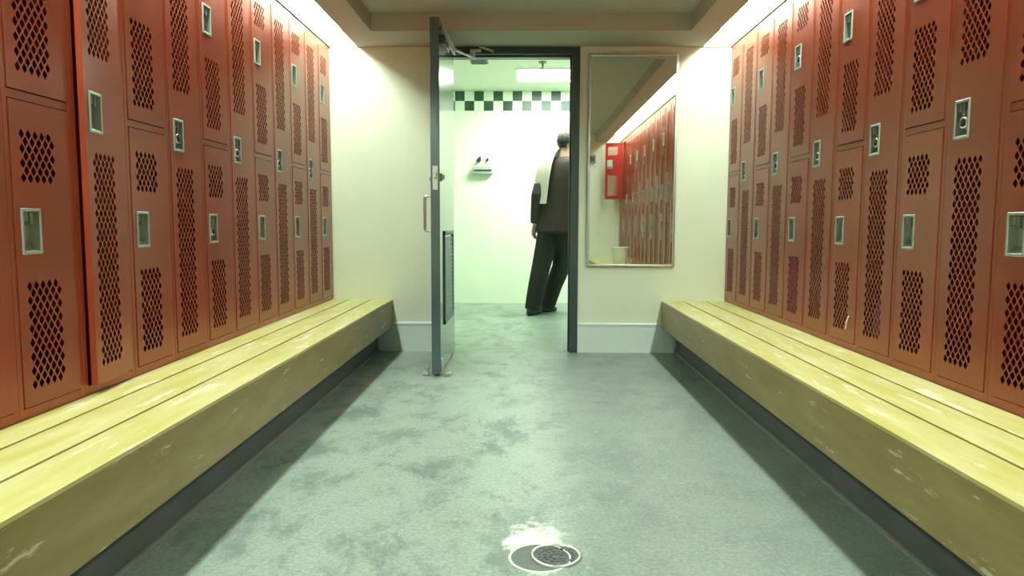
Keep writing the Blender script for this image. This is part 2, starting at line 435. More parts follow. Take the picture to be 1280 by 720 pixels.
def cup_bm(handle):
    hx0, hx1, hz0, hz1 = handle
    b = MB(); t = 0.008; p = -0.004
    # raised bezel
    for (a0, a1, c0, c1) in ((hx0 - 0.001, hx0 + t, hz0, hz1), (hx1 - t, hx1 + 0.001, hz0, hz1), (hx0, hx1, hz0 - 0.001, hz0 + t), (hx0, hx1, hz1 - t, hz1 + 0.001)):
        b.box(a0, a1, p, 0.003, c0, c1, 0.0015, 1)
    # pressed cup behind the bezel, with a sloping floor
    x0, x1, z0, z1, dp = hx0 + t, hx1 - t, hz0 + t, hz1 - t, 0.026
    b.quad(((x0, dp, z0 + 0.02), (x1, dp, z0 + 0.02), (x1, dp, z1), (x0, dp, z1)))
    b.quad(((x0, 0, z0), (x1, 0, z0), (x1, dp, z0 + 0.02), (x0, dp, z0 + 0.02)))
    b.quad(((x0, 0, z1), (x1, 0, z1), (x1, dp, z1), (x0, dp, z1)))
    b.quad(((x0, 0, z0), (x0, dp, z0 + 0.02), (x0, dp, z1), (x0, 0, z1)))
    b.quad(((x1, 0, z0), (x1, dp, z0 + 0.02), (x1, dp, z1), (x1, 0, z1)))
    return b
def latch_bm(handle):
    hx0, hx1, hz0, hz1 = handle
    b = MB()
    b.box(hx0 + 0.012, hx0 + 0.034, 0.002, 0.020, hz1 - 0.038, hz1 - 0.010, 0.002, 1)
    b.box(hx0 + 0.040, hx0 + 0.052, 0.000, 0.022, hz1 - 0.046, hz1 - 0.010, 0.002, 1)
    return b
def make_door(root, tier, material, angle=0.0):
    z0, z1, vents, hd = TIERS[tier]
    # door meshes are shared; the origin sits on the hinge side so a door can swing
    if tier not in DOOR_ME:
        o = door_mesh(0.0225, HINGE_X - 0.003, z0, z1, vents, hd).build('door', material, recalc=False)
        o.data.transform(Matrix.Translation((-HINGE_X, 0, 0)))
        c = cup_bm(hd).build('door_pull', M['steel_cup'], recalc=True); c.data.transform(Matrix.Translation((-HINGE_X, 0, 0)))
        l = latch_bm(hd).build('latch', M['grey_plastic']); l.data.transform(Matrix.Translation((-HINGE_X, 0, 0)))
        DOOR_ME[tier] = (o.data, c.data, l.data)
        for q in (o, c, l): bpy.data.objects.remove(q)
    me = DOOR_ME[tier]
    d = bpy.data.objects.new('door', me[0]); COL.objects.link(d); d.parent = root
    d.location = (HINGE_X, -0.0035, 0); d.rotation_euler = (0, 0, angle)
    c = bpy.data.objects.new('door_pull', me[1]); COL.objects.link(c); c.parent = d; c['label'] = 'grey metal recessed pull'
    l = bpy.data.objects.new('latch', me[2]); COL.objects.link(l); l.parent = d
    return d
BODY = {}
def make_locker(side, i, label, angles={}, deep=None):
    double = (i % 2 == 0)
    y = D - 0.004 - LW * i
    if side == 'R':
        root = empty('locker', (XR, y, ZB + 0.002), -PI / 2)
    else:
        root = empty('locker', (XL, y - LW, ZB + 0.002), PI / 2)
    tag(root, label, 'locker', 'lockers along the mirror side' if side == 'R' else 'lockers along the open door side')
    if double not in BODY:
        o = body_bm(double).build('body', M['locker']); BODY[double] = o.data; bpy.data.objects.remove(o)
    b = bpy.data.objects.new('body', BODY[double]); COL.objects.link(b); b.parent = root
    for tier in (('low', 'up') if double else ('tall',)):
        d = make_door(root, tier, M['locker'], angles.get(tier, 0.0))
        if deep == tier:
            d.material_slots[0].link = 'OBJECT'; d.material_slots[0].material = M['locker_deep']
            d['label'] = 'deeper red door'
    return root
ORD = ['first', 'second', 'third', 'fourth', 'fifth', 'sixth', 'seventh', 'eighth', 'ninth', 'tenth', 'eleventh', 'twelfth', 'thirteenth', 'fourteenth', 'fifteenth', 'sixteenth',
       'seventeenth', 'eighteenth', 'nineteenth', 'twentieth']
LOCK_SPOTS = {'L': [(7, 'tall'), (5, 'tall'), (6, 'low'), (3, 'tall'), (1, 'tall')],
              'R': [(9, 'tall'), (7, 'tall'), (5, 'tall'), (4, 'up'), (3, 'tall'), (1, 'tall')]}
def locker_label(side, i):
    kind = 'two-door' if i % 2 == 0 else 'single tall-door'
    where = 'on the mirror side' if side == 'R' else 'on the open door side'
    extra = ''
    if (side, i) == ('L', 9): return 'rust red single tall-door locker, door slightly ajar, tenth from the far wall'
    if (side, i) == ('R', 4): return 'two-door locker with a deeper red lower door, fifth from the mirror wall'
    if (side, i) == ('R', 18): return 'rust red two-door locker with upper door swung open, seen in the mirror'
    if side == 'R' and i > 10: return 'rust red %s locker %s, %s from far wall, seen in mirror' % (kind, where, ORD[i])
    return 'rust red vented %s locker %s, %s from the far wall' % (kind, where, ORD[i])
LOCKER = {}
for i in range(20):
    ang = {'up': math.radians(104)} if i == 18 else {}
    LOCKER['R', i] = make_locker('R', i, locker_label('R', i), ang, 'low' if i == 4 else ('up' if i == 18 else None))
for i in range(13):
    ang = {'tall': math.radians(6)} if i == 9 else {}
    LOCKER['L', i] = make_locker('L', i, locker_label('L', i), ang)

# padlocks hanging in some of the pulls
def make_padlock():
    root = empty('padlock')
    b = MB(); b.lathe([(0.0, -0.010), (0.019, -0.010), (0.021, -0.007), (0.021, 0.007), (0.019, 0.010), (0.0, 0.010)], n=24, axis='y')
    b.build('lock_body', M['chrome'], root, True, angle=35)
    s = MB(); s.tube([(-0.012, 0, 0.012), (-0.012, 0, 0.030), (-0.008, 0, 0.039), (0, 0, 0.042), (0.008, 0, 0.039), (0.012, 0, 0.030), (0.012, 0, 0.012)], 0.0032, 8)
    s.build('shackle', M['chrome'], root, True)
    d = MB(); d.lathe([(0.0, -0.0150), (0.010, -0.0150), (0.014, -0.0125), (0.014, -0.009), (0.0, -0.009)], n=24, axis='y')
    d.build('dial', M['black'], root, True, angle=35)
    return root
def copy_tree(o, parent=None):
    c = o.copy(); COL.objects.link(c)
    if parent: c.parent = parent
    for ch in list(o.children): copy_tree(ch, c)
    return c
pad0 = None
for side in ('L', 'R'):
    for i, tier in LOCK_SPOTS[side]:
        hd = TIERS[tier][3]
        p = make_padlock() if pad0 is None else copy_tree(pad0)
        pad0 = pad0 or p
        r = LOCKER[side, i]
        lx, lz = (hd[0] + hd[1]) / 2 + 0.004, hd[2] + 0.052
        rz = r.rotation_euler.z
        off = Matrix.Rotation(rz, 3, 'Z') @ Vector((lx, 0.006, lz))
        p.location = Vector(r.location) + off; p.rotation_euler = (0, 0, rz)
        kind = 'lower' if tier == 'low' else ('upper' if tier == 'up' else 'tall')
        tag(p, 'black dial padlock in the %s door of %s locker from far wall, %s' % (kind, ORD[i], 'mirror side' if side == 'R' else 'open door side'),
            'padlock', 'padlocks on the lockers')

# ------------------------------------------------------------------ benches
def bench(name_side, x_front, x_back, label):
    s = 1 if x_front < 0 else -1         # direction from front edge towards the aisle
    root = empty('bench', ((x_front + x_back) / 2, (YE + D) / 2, 0))
    tag(root, label, 'bench', 'slatted benches below the lockers')
    cx, cy = root.location.x, root.location.y
    L0, L1 = YE + 0.004 - cy, D - 0.003 - cy
    def bx(m, a, b, z0, z1, bev, y0=L0, y1=L1):
        lo, hi = min(a, b) - cx, max(a, b) - cx
        m.box(lo, hi, y0, y1, z0, z1, bev)
    edges = [0.0, 0.150, 0.160, 0.315, 0.325, abs(x_back - x_front)]
    for k in range(3):
        m = MB(); bx(m, x_front - s * edges[2 * k], x_front - s * edges[2 * k + 1], ZB - 0.012, ZB, 0.003)
        m.build('slat', M['slat'], root, True, angle=40)
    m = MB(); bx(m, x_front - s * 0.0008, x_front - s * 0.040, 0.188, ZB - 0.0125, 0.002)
    m.build('apron', M['apron'], root, True, angle=40)['label'] = 'scuffed yellow front board, darkened to stand for shade'
    m = MB(); bx(m, x_front - s * 0.042, x_back, ZB - 0.060, ZB - 0.0125, 0.0); bx(m, x_front - s * 0.112, x_back, 0.0, ZB - 0.060, 0.0)
    m.build('base', M['curb'], root)['label'] = 'dark grey recessed base'
    m = MB(); bx(m, x_front - s * 0.098, x_front - s * 0.1122, 0.0, 0.014, 0.005)
    m.build('base_trim', M['bead'], root, True, angle=40)['label'] = 'grey bead along the foot of the base'
    return root
bench('L', BL, XL + 0.001, 'long yellow slatted bench running below the lockers on the open door side')
bench('R', BR, XR - 0.001, 'long yellow slatted bench running below the lockers on the mirror side')

# ------------------------------------------------------------------ strip lights
def make_strip(x0, x1, y0, y1, label):
    """slim fixture in the slot; x0 is the locker side"""
    root = empty('ceiling_light', ((x0 + x1) / 2, (y0 + y1) / 2, H + 0.17))
    tag(root, label, 'ceiling light', 'fluorescent strips above the lockers')
    cx, cy = root.location.x, root.location.y
    lo, hi = min(x0, x1) - cx, max(x0, x1) - cx
    a, b = y0 - cy, y1 - cy
    m = MB(); m.box(lo - 0.004, hi + 0.004, a, b, -0.048, -0.001).build('housing', M['slot'], root)
    m = MB()
    n = 10
    prof = []
    for k in range(n + 1):
        t = k / n
        prof.append((lo + (hi - lo) * t, -0.049 - 0.010 * math.sin(PI * t)))
    prof = prof + [(hi, -0.0485), (lo, -0.0485)]
    m.loft([[(px, yy, pz) for px, pz in prof] for yy in (a + 0.02, b - 0.02)])
    m.build('diffuser', M['strip'], root)
    for yy in (a, b - 0.02):
        MB().box(lo - 0.004, hi + 0.004, yy, yy + 0.02, -0.062, -0.045, 0.003).build('end_cap', M['slot'], root)
NS = 5
for k in range(NS):
    step = (D - YE) / NS
    y1 = D - 0.004 - k * step; y0 = y1 - step + 0.012
    w_ = ['nearest the far wall', 'second from the far wall', 'third from the far wall', 'fourth from the far wall', 'furthest from the far wall']
    wl = w_[:3] + ['fourth from the far wall', 'furthest from the far wall']
    make_strip(XL + 0.010, XL + 0.125, y0, y1, 'white strip light in the open door side ceiling slot, ' + wl[k])
    make_strip(XR - 0.010, XR - 0.125, y0, y1, 'white strip light in mirror side ceiling slot, ' + w_[k])

# ------------------------------------------------------------------ door in the far wall
dr = empty('door_1', (DX0, D, 0)); struct(dr); tag(dr, 'slate grey door standing open with dark frame in far wall', 'door')
ox, oy = DX0, D
m = MB()
fy0, fy1 = -0.014, WT + 0.044
m.box(-0.056, 0.0, fy0, fy1, 0, H - 0.004 - 0.0, 0.003).box(DX1 - ox, DX1 - ox + 0.056, fy0, fy1, 0, H - 0.004, 0.003).box(-0.001, DX1 - ox + 0.001, fy0, fy1, DTOP, H - 0.004, 0.003)
m.box(-0.002, 0.012, 0.045, 0.075, 0, DTOP).box(DX1 - ox - 0.012, DX1 - ox + 0.002, 0.045, 0.075, 0, DTOP).box(0, DX1 - ox, 0.045, 0.075, DTOP - 0.012, DTOP + 0.002)
m.build('door_frame', M['frame'], dr)
# leaf: opened square into the room; local x in [-0.033, 0.025], y from -0.90 to -0.012
lx0, lx1, ly0, ly1, lz0, lz1 = -0.034, 0.022, -0.902, -0.016, 0.018, 2.180
leaf = MB().box(lx0, lx1, ly0, ly1, lz0, lz1, 0.003).build('door_leaf', M['door'], dr)
leaf['label'] = 'slate grey glossy leaf'
# louvre panel let into the lower half, on both faces
m = MB()
for fx, sg in ((lx1, 1), (lx0, -1)):
    y0p, y1p, z0p, z1p = -0.70, -0.155, 0.30, 0.905
    def px(a, b): return (min(fx + sg * a, fx + sg * b), max(fx + sg * a, fx + sg * b))
    for (ya, yb, za, zb_) in ((y0p, y0p + 0.03, z0p, z1p), (y1p - 0.03, y1p, z0p, z1p), (y0p, y1p, z0p, z0p + 0.03), (y0p, y1p, z1p - 0.03, z1p)):
        a, b = px(-0.001, 0.009); m.box(a, b, ya, yb, za, zb_, 0.002, 1)
    zz = z0p + 0.035
    while zz < z1p - 0.045:
        m.quad(((fx + sg * 0.0005, y0p + 0.03, zz + 0.024), (fx + sg * 0.0005, y1p - 0.03, zz + 0.024), (fx + sg * 0.008, y1p - 0.03, zz), (fx + sg * 0.008, y0p + 0.03, zz)))
        zz += 0.028
m.build('louvre_panel', M['panel'], leaf)['label'] = 'blue grey louvred panel'
# pull handle on the room-side face
m = MB()
hx = lx0 - 0.042
zc0, zc1 = 0.905, 1.120; hy = -0.862
m.tube([(lx0 - 0.001, hy, zc0), (hx + 0.014, hy, zc0), (hx + 0.004, hy, zc0 + 0.004), (hx, hy, zc0 + 0.016), (hx, hy, zc1 - 0.016), (hx + 0.004, hy, zc1 - 0.004), (hx + 0.014, hy, zc1), (lx0 - 0.001, hy, zc1)], 0.0085, 14)
for z in (zc0, zc1):
    m.lathe([(0.0, lx0 - 0.004), (0.016, lx0 - 0.004), (0.017, lx0 + 0.001)], (0, hy, z), 20, 'x')
m.build('pull_handle', M['steel'], leaf, True, angle=40)['label'] = 'steel pull handle'
m = MB().box(lx0 + 0.012, lx1 - 0.012, ly0 - 0.002, ly0 + 0.004, 1.155, 1.300, 0.001, 1)
m.box(lx0 + 0.020, lx1 - 0.020, ly0 - 0.012, ly0, 1.225, 1.262, 0.003, 1)
m.build('lock_plate', M['aluminium'], leaf)['label'] = 'metal edge plate with latch'
m = MB(); m.lathe([(0.0, lx1 + 0.008), (0.023, lx1 + 0.008), (0.026, lx1 - 0.001)], (0, -0.84, 1.235), 24, 'x')
m.box(lx1 + 0.006, lx1 + 0.024, -0.846, -0.834, 1.220, 1.250, 0.003)
m.build('thumb_turn', M['steel_cup'], leaf, True, angle=40)
m = MB(); m.lathe([(0.0, lx0 - 0.012), (0.020, lx0 - 0.012), (0.023, lx0 + 0.001)], (0, -0.84, 1.235), 24, 'x')
m.build('lock_cylinder', M['steel_cup'], leaf, True, angle=40)
# kick-down holders at the foot of the leaf
m = MB()
for fx, sg in ((lx0, -1), (lx1, 1)):
    m.box(min(fx, fx + sg * 0.008), max(fx, fx + sg * 0.008), -0.885, -0.845, 0.03, 0.11, 0.002)
    m.tube([(fx + sg * 0.012, -0.865, 0.075), (fx + sg * 0.035, -0.862, 0.020)], 0.006, 8)
    m.box(min(fx + sg * 0.022, fx + sg * 0.062), max(fx + sg * 0.022, fx + sg * 0.062), -0.880, -0.845, 0.002, 0.022, 0.004)
m.build('door_holder', M['aluminium'], leaf)['label'] = 'pale kick-down holder'
# closer
m = MB().box(lx1 - 0.001, lx1 + 0.030, -0.850, -0.600, 2.035, 2.090, 0.006)
cl = m.build('closer', M['frame'], leaf, True, angle=40)
def bar(m, p, q, wd, th):
    p, q = Vector(p), Vector(q); d = (q - p).normalized(); s = d.cross(Vector((0, 0, 1))).normalized() * wd / 2; u = Vector((0, 0, th / 2))
    m.loft([[e + s + u, e - s + u, e - s - u, e + s - u] for e in (p, q)])
e0 = (lx1 + 0.014, -0.80, 2.135); e1 = (-0.486 - ox, 5.0 - oy, 2.110); e2 = (-0.385 - ox, -0.03, 2.136)
m = MB()
bar(m, e0, e1, 0.024, 0.016); bar(m, (e0[0], e0[1], e0[2] - 0.045), (e1[0], e1[1], e1[2] - 0.022), 0.012, 0.012); bar(m, (e1[0], e1[1], e1[2] + 0.009), e2, 0.022, 0.008)
m.lathe([(0.0, 0.0), (0.016, 0.0), (0.016, 0.022), (0.0, 0.022)], (e1[0], e1[1], e1[2] - 0.006), 16)
m.lathe([(0.0, 0.0), (0.017, 0.0), (0.017, 0.02), (0.0, 0.02)], (e0[0], e0[1], e0[2] - 0.012), 16)
bar(m, (e2[0] + 0.045, -0.022, 2.214), (e2[0] + 0.150, -0.022, 2.178), 0.016, 0.014)
m.box(e2[0] - 0.02, e2[0] + 0.06, -0.030, -0.0138, 2.176, 2.196, 0.003)
m.box(e2[0] - 0.018, e2[0] + 0.018, -0.036, -0.014, 2.128, 2.178, 0.002)
m.build('closer_arm', M['aluminium'], leaf, False)['label'] = 'light metal closer arm'
m = MB()
for z in (0.25, 1.05, 1.95): m.tube([(-0.004, -0.012, z), (-0.004, -0.012, z + 0.10)], 0.008, 10)
m.build('hinge', M['steel_cup'], dr, True, angle=40)

# ------------------------------------------------------------------ wall mirror
mx0, mx1, mz0, mz1 = 0.448, 1.088, 0.640, 2.165
mr = empty('wall_mirror', ((mx0 + mx1) / 2, D, mz0)); tag(mr, 'tall narrow mirror in thin metal frame on far wall beside doorway', 'mirror')
cx = mr.location.x
MB().box(mx0 - cx + 0.006, mx1 - cx - 0.006, -0.011, -0.005, 0.006, mz1 - mz0 - 0.006).build('glass', M['mirror'], mr)
m = MB(); hw = (mx1 - mx0) / 2; hh = mz1 - mz0; t = 0.016
m.box(-hw, -hw + t, -0.020, -0.0005, 0, hh, 0.003).box(hw - t, hw, -0.020, -0.0005, 0, hh, 0.003)
m.box(-hw + t - 0.002, hw - t + 0.002, -0.020, -0.0005, 0, t, 0.003).box(-hw + t - 0.002, hw - t + 0.002, -0.020, -0.0005, hh - t, hh, 0.003)
m.build('frame', M['steel'], mr)['label'] = 'thin brushed metal frame'

# ------------------------------------------------------------------ floor drain
fd = empty('floor_drain', (0.092, 2.010, 0)); tag(fd, 'round metal drain with pale rim set in the concrete floor', 'drain')
m = MB(); m.lathe([(0.074, 0.0005), (0.073, 0.006), (0.069, 0.008), (0.064, 0.006), (0.063, 0.001)], n=48)
m.build('rim', M['drain_rim'], fd, True, angle=60)['label'] = 'pale worn metal rim'
m = MB(); m.lathe([(0.0, 0.0012), (0.0635, 0.0012)], n=48, caps=False)
for (rr, nn) in ((0.012, 6), (0.028, 12), (0.045, 18)):
    for k in range(nn):
        a0 = 2 * PI * k / nn; a1 = a0 + 2 * PI / nn * 0.62
        ring = []
        for (r_, z_) in ((rr - 0.001, 0.0011), (rr + 0.009, 0.0011), (rr + 0.009, 0.0026), (rr - 0.001, 0.0026)):
            ring.append((r_, z_))
        m.loft([[(r_ * math.cos(a), r_ * math.sin(a), z_) for r_, z_ in ring] for a in (a0, (a0 + a1) / 2, a1)])
m.build('grate', M['drain'], fd)['label'] = 'dark pitted grate'
m = MB(); m.lathe([(0.0, 0.0006), (0.086, 0.0006)], (-0.046, -0.010, 0), 48)
m.build('patch', M['grout'], fd)['label'] = 'grey filled ring beside the drain'
m = MB(); m.lathe([(0.083, 0.0006), (0.084, 0.0016), (0.089, 0.0016), (0.091, 0.0005)], (-0.046, -0.010, 0), 48)
m.build('patch_edge', M['grout_rim'], fd)['label'] = 'white chalky edge'

# ------------------------------------------------------------------ things behind the camera seen in the mirror
bn = empty('waste_bin', (1.295, 0.67, ZB)); tag(bn, 'pale plastic bin on the mirror side bench, seen at the mirror foot', 'bin')
m = MB(); m.lathe([(0.0, 0.001), (0.092, 0.001), (0.096, 0.006), (0.122, 0.235), (0.118, 0.235), (0.092, 0.010), (0.0, 0.010)], n=36)
m.build('bucket', M['white_plastic'], bn, True, angle=40)
m = MB(); m.lathe([(0.118, 0.230), (0.128, 0.230), (0.130, 0.238), (0.128, 0.246), (0.118, 0.246), (0.116, 0.238), (0.118, 0.230)], n=36)
m.build('rim', M['white_plastic'], bn, True, angle=40)
wl = empty('alarm_box', (1.03, YE, 1.95)); tag(wl, 'small dark box high on the white wall seen in the mirror', 'alarm')
MB().box(-0.055, 0.055, 0.0005, 0.045, -0.06, 0.06, 0.006).build('casing', M['grey_plastic'], wl)
MB().box(-0.035, 0.035, 0.044, 0.049, -0.035, 0.035, 0.003).build('cover', M['black'], wl)

# ------------------------------------------------------------------ shower room fittings
lp = empty('ceiling_light', (0.49, 7.70, HS)); tag(lp, 'bright square ceiling panel light in the room beyond the doorway', 'ceiling light')
m = MB().box(-0.60, 0.60, -0.33, 0.33, -0.010, -0.0005)
m.build('frame', M['shower_wall'], lp)
MB().box(-0.57, 0.57, -0.30, 0.30, -0.014, -0.010).build('diffuser', M['shower_lamp'], lp)
cv = empty('ceiling_vent', (-0.45, 7.03, HS)); tag(cv, 'small grey ceiling vent in the room beyond the doorway', 'vent')
m = MB(); m.box(-0.085, 0.085, -0.12, 0.12, -0.010, -0.0005, 0.003)
m.build('frame', M['grey_plastic'], cv)
m = MB()
for k in range(7): m.box(-0.07, 0.07, -0.105 + k * 0.032, -0.089 + k * 0.032, -0.016, -0.009)
m.build('grille', M['frame'], cv)
sp = empty('sprinkler', (0.155, 7.10, HS)); tag(sp, 'small sprinkler head on the ceiling beyond the doorway', 'sprinkler')
m = MB(); m.lathe([(0.0, -0.0005), (0.040, -0.0005), (0.038, -0.010), (0.0, -0.012)], n=24); m.build('plate', M['grey_plastic'], sp, True, angle=40)
m = MB(); m.lathe([(0.0, -0.010), (0.011, -0.012), (0.011, -0.035), (0.006, -0.045), (0.006, -0.058), (0.030, -0.060), (0.030, -0.064), (0.0, -0.066)], n=20); m.build('head', M['grey_plastic'], sp, True, angle=40)
sh = empty('wall_shelf', (-0.505, YS, 1.53)); tag(sh, 'small grey metal shelf on the far shower wall', 'shelf')
m = MB(); m.box(-0.115, 0.115, -0.085, -0.0005, 0.0, 0.085, 0.008)
m.build('tray', M['steel_cup'], sh, True, angle=40)
MB().box(-0.10, 0.10, -0.088, -0.083, 0.028, 0.050, 0.003).build('slot', M['frame'], sh)
for dx, label, sz in ((-0.052, 'dark cone-shaped wall hook above the grey metal shelf', 1.0), (0.048, 'small slanted grey hook above the grey metal shelf', 0.62)):
    hk = empty('wall_hook', (-0.505 + dx, YS, 1.695)); tag(hk, label, 'hook')
    m = MB(); m.lathe([(0.0, -0.0005), (0.030 * sz, -0.0005), (0.030 * sz, -0.006), (0.0, -0.008)], n=20, axis='y'); m.build('plate', M['grey_plastic'], hk, True, angle=40)
    m = MB(); m.tube([(0, -0.006, 0.0), (0.006 * sz, -0.03, -0.012 * sz), (0.014 * sz, -0.055 * sz - 0.02, 0.004), (0.022 * sz, -0.06 * sz - 0.02, 0.035 * sz)], [0.020 * sz, 0.017 * sz, 0.015 * sz, 0.012 * sz], 12)
    m.build('prong', M['frame'], hk, True, angle=50)

# ------------------------------------------------------------------ person walking beyond the doorway
def remeshed(name, mb, voxel, material, parent, smooth_it=6):
    o = mb.build('tmp', material)
    md = o.modifiers.new('r', 'REMESH'); md.mode = 'VOXEL'; md.voxel_size = voxel
    ms = o.modifiers.new('s', 'SMOOTH'); ms.iterations = smooth_it; ms.factor = 0.5
    dg = bpy.context.evaluated_depsgraph_get(); dg.update()
    me = bpy.data.meshes.new_from_object(o.evaluated_get(dg))
    me.name = name
    for p in me.polygons: p.use_smooth = True
    if not me.materials: me.materials.append(material)
    bpy.data.objects.remove(o)
    n = bpy.data.objects.new(name, me); COL.objects.link(n); n.parent = parent
    return n
PX, PY = 0.33, 7.66
ps = empty('person', (PX, PY, 0)); tag(ps, 'person in dark jacket and trousers walking away beyond the doorway, towel on shoulder', 'person')
hd = Vector((math.sin(0.60), math.cos(0.60), 0)); lt = Vector((-math.cos(0.60), math.sin(0.60), 0))     # heading, body left
def P(x, y, z): return Vector((x - PX, y - PY, z))
def ering(c, a, b, n=24, ax=None, ay=None, p=2.3):
    ax = ax or -lt; ay = ay or hd
    out = []
    for k in range(n):
        t = 2 * PI * k / n; ct, st = math.cos(t), math.sin(t)
        out.append(Vector(c) + ax * (a * math.copysign(abs(ct) ** (2 / p), ct)) + ay * (b * math.copysign(abs(st) ** (2 / p), st)))
    return out
pel = P(0.335, 7.66, 0.95); neck = P(0.395, 7.675, 1.62); head = P(0.425, 7.70, 1.795)
def spine(t): return pel.lerp(neck, t)
shl = spine(0.90) + lt * 0.205 + Vector((0, 0, 0.045)); shr = spine(0.90) - lt * 0.205 + Vector((0, 0, 0.045))
hipl = pel + lt * 0.095 + Vector((0, 0, -0.03)); hipr = pel - lt * 0.095 + Vector((0, 0, -0.03))
kneel = P(0.165, 7.615, 0.50); ankl = P(0.075, 7.52, 0.10)
kneer = P(0.385, 7.77, 0.49); ankr = P(0.235, 7.81, 0.10)
elbl = P(0.118, 7.64, 1.245); wrl = P(0.095, 7.70, 0.945)
elbr = shr + Vector((0.05, 0.03, -0.31)); wrr = elbr + hd * 0.14 + Vector((0.0, 0, -0.25))
# body: head with features, neck, trunk, limbs, hands and fingers in one surface
face = Matrix.Rotation(-1.05, 3, 'Z')                    # head turned towards the wall on the mirror side
ff = face @ Vector((0, 1, 0)); fs = face @ Vector((1, 0, 0)); up = Vector((0, 0, 1))
def HP(s, f, u): return head + fs * s + ff * f + up * u
b = MB()
b.ball(head + up * 0.018, 0.078, 0.098, 0.102, face); b.ball(HP(0, 0.012, -0.045), 0.060, 0.078, 0.078, face)
b.ball(HP(0, 0.045, -0.088), 0.034, 0.036, 0.026, face)                                       # chin
b.loft([ering(HP(0, 0.086, 0.030), 0.008, 0.008, 8, fs, up), ering(HP(0, 0.098, 0.005), 0.012, 0.012, 8, fs, up), ering(HP(0, 0.106, -0.018), 0.016, 0.010, 8, fs, up), ering(HP(0, 0.085, -0.026), 0.013, 0.006, 8, fs, up)])
for s in (-1, 1):
    b.ball(HP(s * 0.078, -0.008, -0.004), 0.010, 0.018, 0.032, face)                          # ears
    b.ball(HP(s * 0.031, 0.080, 0.026), 0.014, 0.010, 0.009, face)                            # eyes
    b.ball(HP(s * 0.032, 0.086, 0.046), 0.022, 0.010, 0.006, face)                            # brows
b.ball(HP(0, 0.084, -0.050), 0.026, 0.012, 0.007, face); b.ball(HP(0, 0.082, -0.061), 0.022, 0.012, 0.007, face)   # lips
b.tube([neck + Vector((0, 0, -0.06)), neck + Vector((0.005, 0.0, 0.02)), head + ff * -0.012 - up * 0.05], [0.062, 0.056, 0.054], 16)
b.loft([ering(spine(t), a, d) for t, a, d in ((-0.06, 0.15, 0.10), (0.1, 0.155, 0.105), (0.3, 0.145, 0.095), (0.6, 0.165, 0.105), (0.82, 0.17, 0.10), (0.95, 0.10, 0.07))])
def limb(m, pts, rad): m.tube(pts, rad, 16)
limb(b, [shl, shl.lerp(elbl, 0.5), elbl, elbl.lerp(wrl, 0.4), wrl], [0.055, 0.048, 0.042, 0.040, 0.028])
limb(b, [shr, shr.lerp(elbr, 0.5), elbr, elbr.lerp(wrr, 0.4), wrr], [0.055, 0.048, 0.042, 0.040, 0.028])
limb(b, [hipl, hipl.lerp(kneel, 0.5), kneel, kneel.lerp(ankl, 0.35), ankl, ankl - up * 0.05], [0.085, 0.072, 0.055, 0.056, 0.036, 0.036])
limb(b, [hipr, hipr.lerp(kneer, 0.5), kneer, kneer.lerp(ankr, 0.35), ankr, ankr - up * 0.05], [0.085, 0.072, 0.055, 0.056, 0.036, 0.036])
def hand(m, wrist, dirv, out):
    d = dirv.normalized(); o = out.normalized(); n = d.cross(o).normalized()     # o: across the palm towards the thumb
    c = wrist + d * 0.055
    m.loft([[c0 + o * (wd * math.cos(t)) + n * (0.014 * math.sin(t)) for t in (2 * PI * k / 14 for k in range(14))]
            for c0, wd in ((wrist - d * 0.01, 0.026), (wrist + d * 0.03, 0.037), (wrist + d * 0.07, 0.042), (wrist + d * 0.095, 0.039))])
    for k, L in enumerate((0.072, 0.082, 0.076, 0.060)):
        b0 = wrist + d * 0.088 + o * (0.030 - 0.020 * k)
        p1 = b0 + d * (L * 0.42) + n * 0.008; p2 = p1 + d * (L * 0.30) + n * (L * 0.22); p3 = p2 + d * (L * 0.12) + n * (L * 0.26)
        m.tube([b0, p1, p2, p3], [0.0095, 0.009, 0.0085, 0.007], 8)
    t0 = wrist + d * 0.025 + o * 0.028
    m.tube([t0, t0 + d * 0.030 + o * 0.022 + n * 0.008, t0 + d * 0.058 + o * 0.027 + n * 0.016, t0 + d * 0.076 + o * 0.024 + n * 0.022], [0.013, 0.011, 0.0095, 0.0075], 8)
hand(b, wrl, Vector((-0.12, 0.10, -1)), hd)
hand(b, wrr, Vector((0.02, 0.2, -1)), hd)
remeshed('body', b, 0.0065, M['skin'], ps, 3)
# clothing
j = MB()
j.loft([ering(spine(t), a, d) for t, a, d in ((-0.13, 0.240, 0.160), (0.0, 0.230, 0.152), (0.2, 0.215, 0.140), (0.45, 0.215, 0.140), (0.7, 0.215, 0.142), (0.86, 0.22, 0.128), (0.95, 0.215, 0.112), (1.0, 0.170, 0.092), (1.04, 0.085, 0.072))])
limb(j, [shl + lt * -0.03, shl, shl.lerp(elbl, 0.5), elbl, elbl.lerp(wrl, 0.5), wrl + up * 0.012], [0.070, 0.078, 0.070, 0.063, 0.056, 0.047])
limb(j, [shr + lt * 0.03, shr, shr.lerp(elbr, 0.5), elbr, elbr.lerp(wrr, 0.5), wrr + up * 0.012], [0.070, 0.078, 0.070, 0.063, 0.056, 0.047])
remeshed('jacket', j, 0.011, M['jacket'], ps, 6)['label'] = 'dark brown grey jacket'
t_ = MB()
t_.loft([ering(pel + up * dz, a, d) for dz, a, d in ((0.06, 0.185, 0.135), (-0.02, 0.190, 0.138), (-0.10, 0.180, 0.13))])
limb(t_, [hipl + up * 0.02, hipl.lerp(kneel, 0.5), kneel, kneel.lerp(ankl, 0.5), ankl - up * 0.045], [0.118, 0.110, 0.100, 0.092, 0.084])
limb(t_, [hipr + up * 0.02, hipr.lerp(kneer, 0.5), kneer, kneer.lerp(ankr, 0.5), ankr - up * 0.045], [0.118, 0.110, 0.100, 0.092, 0.084])
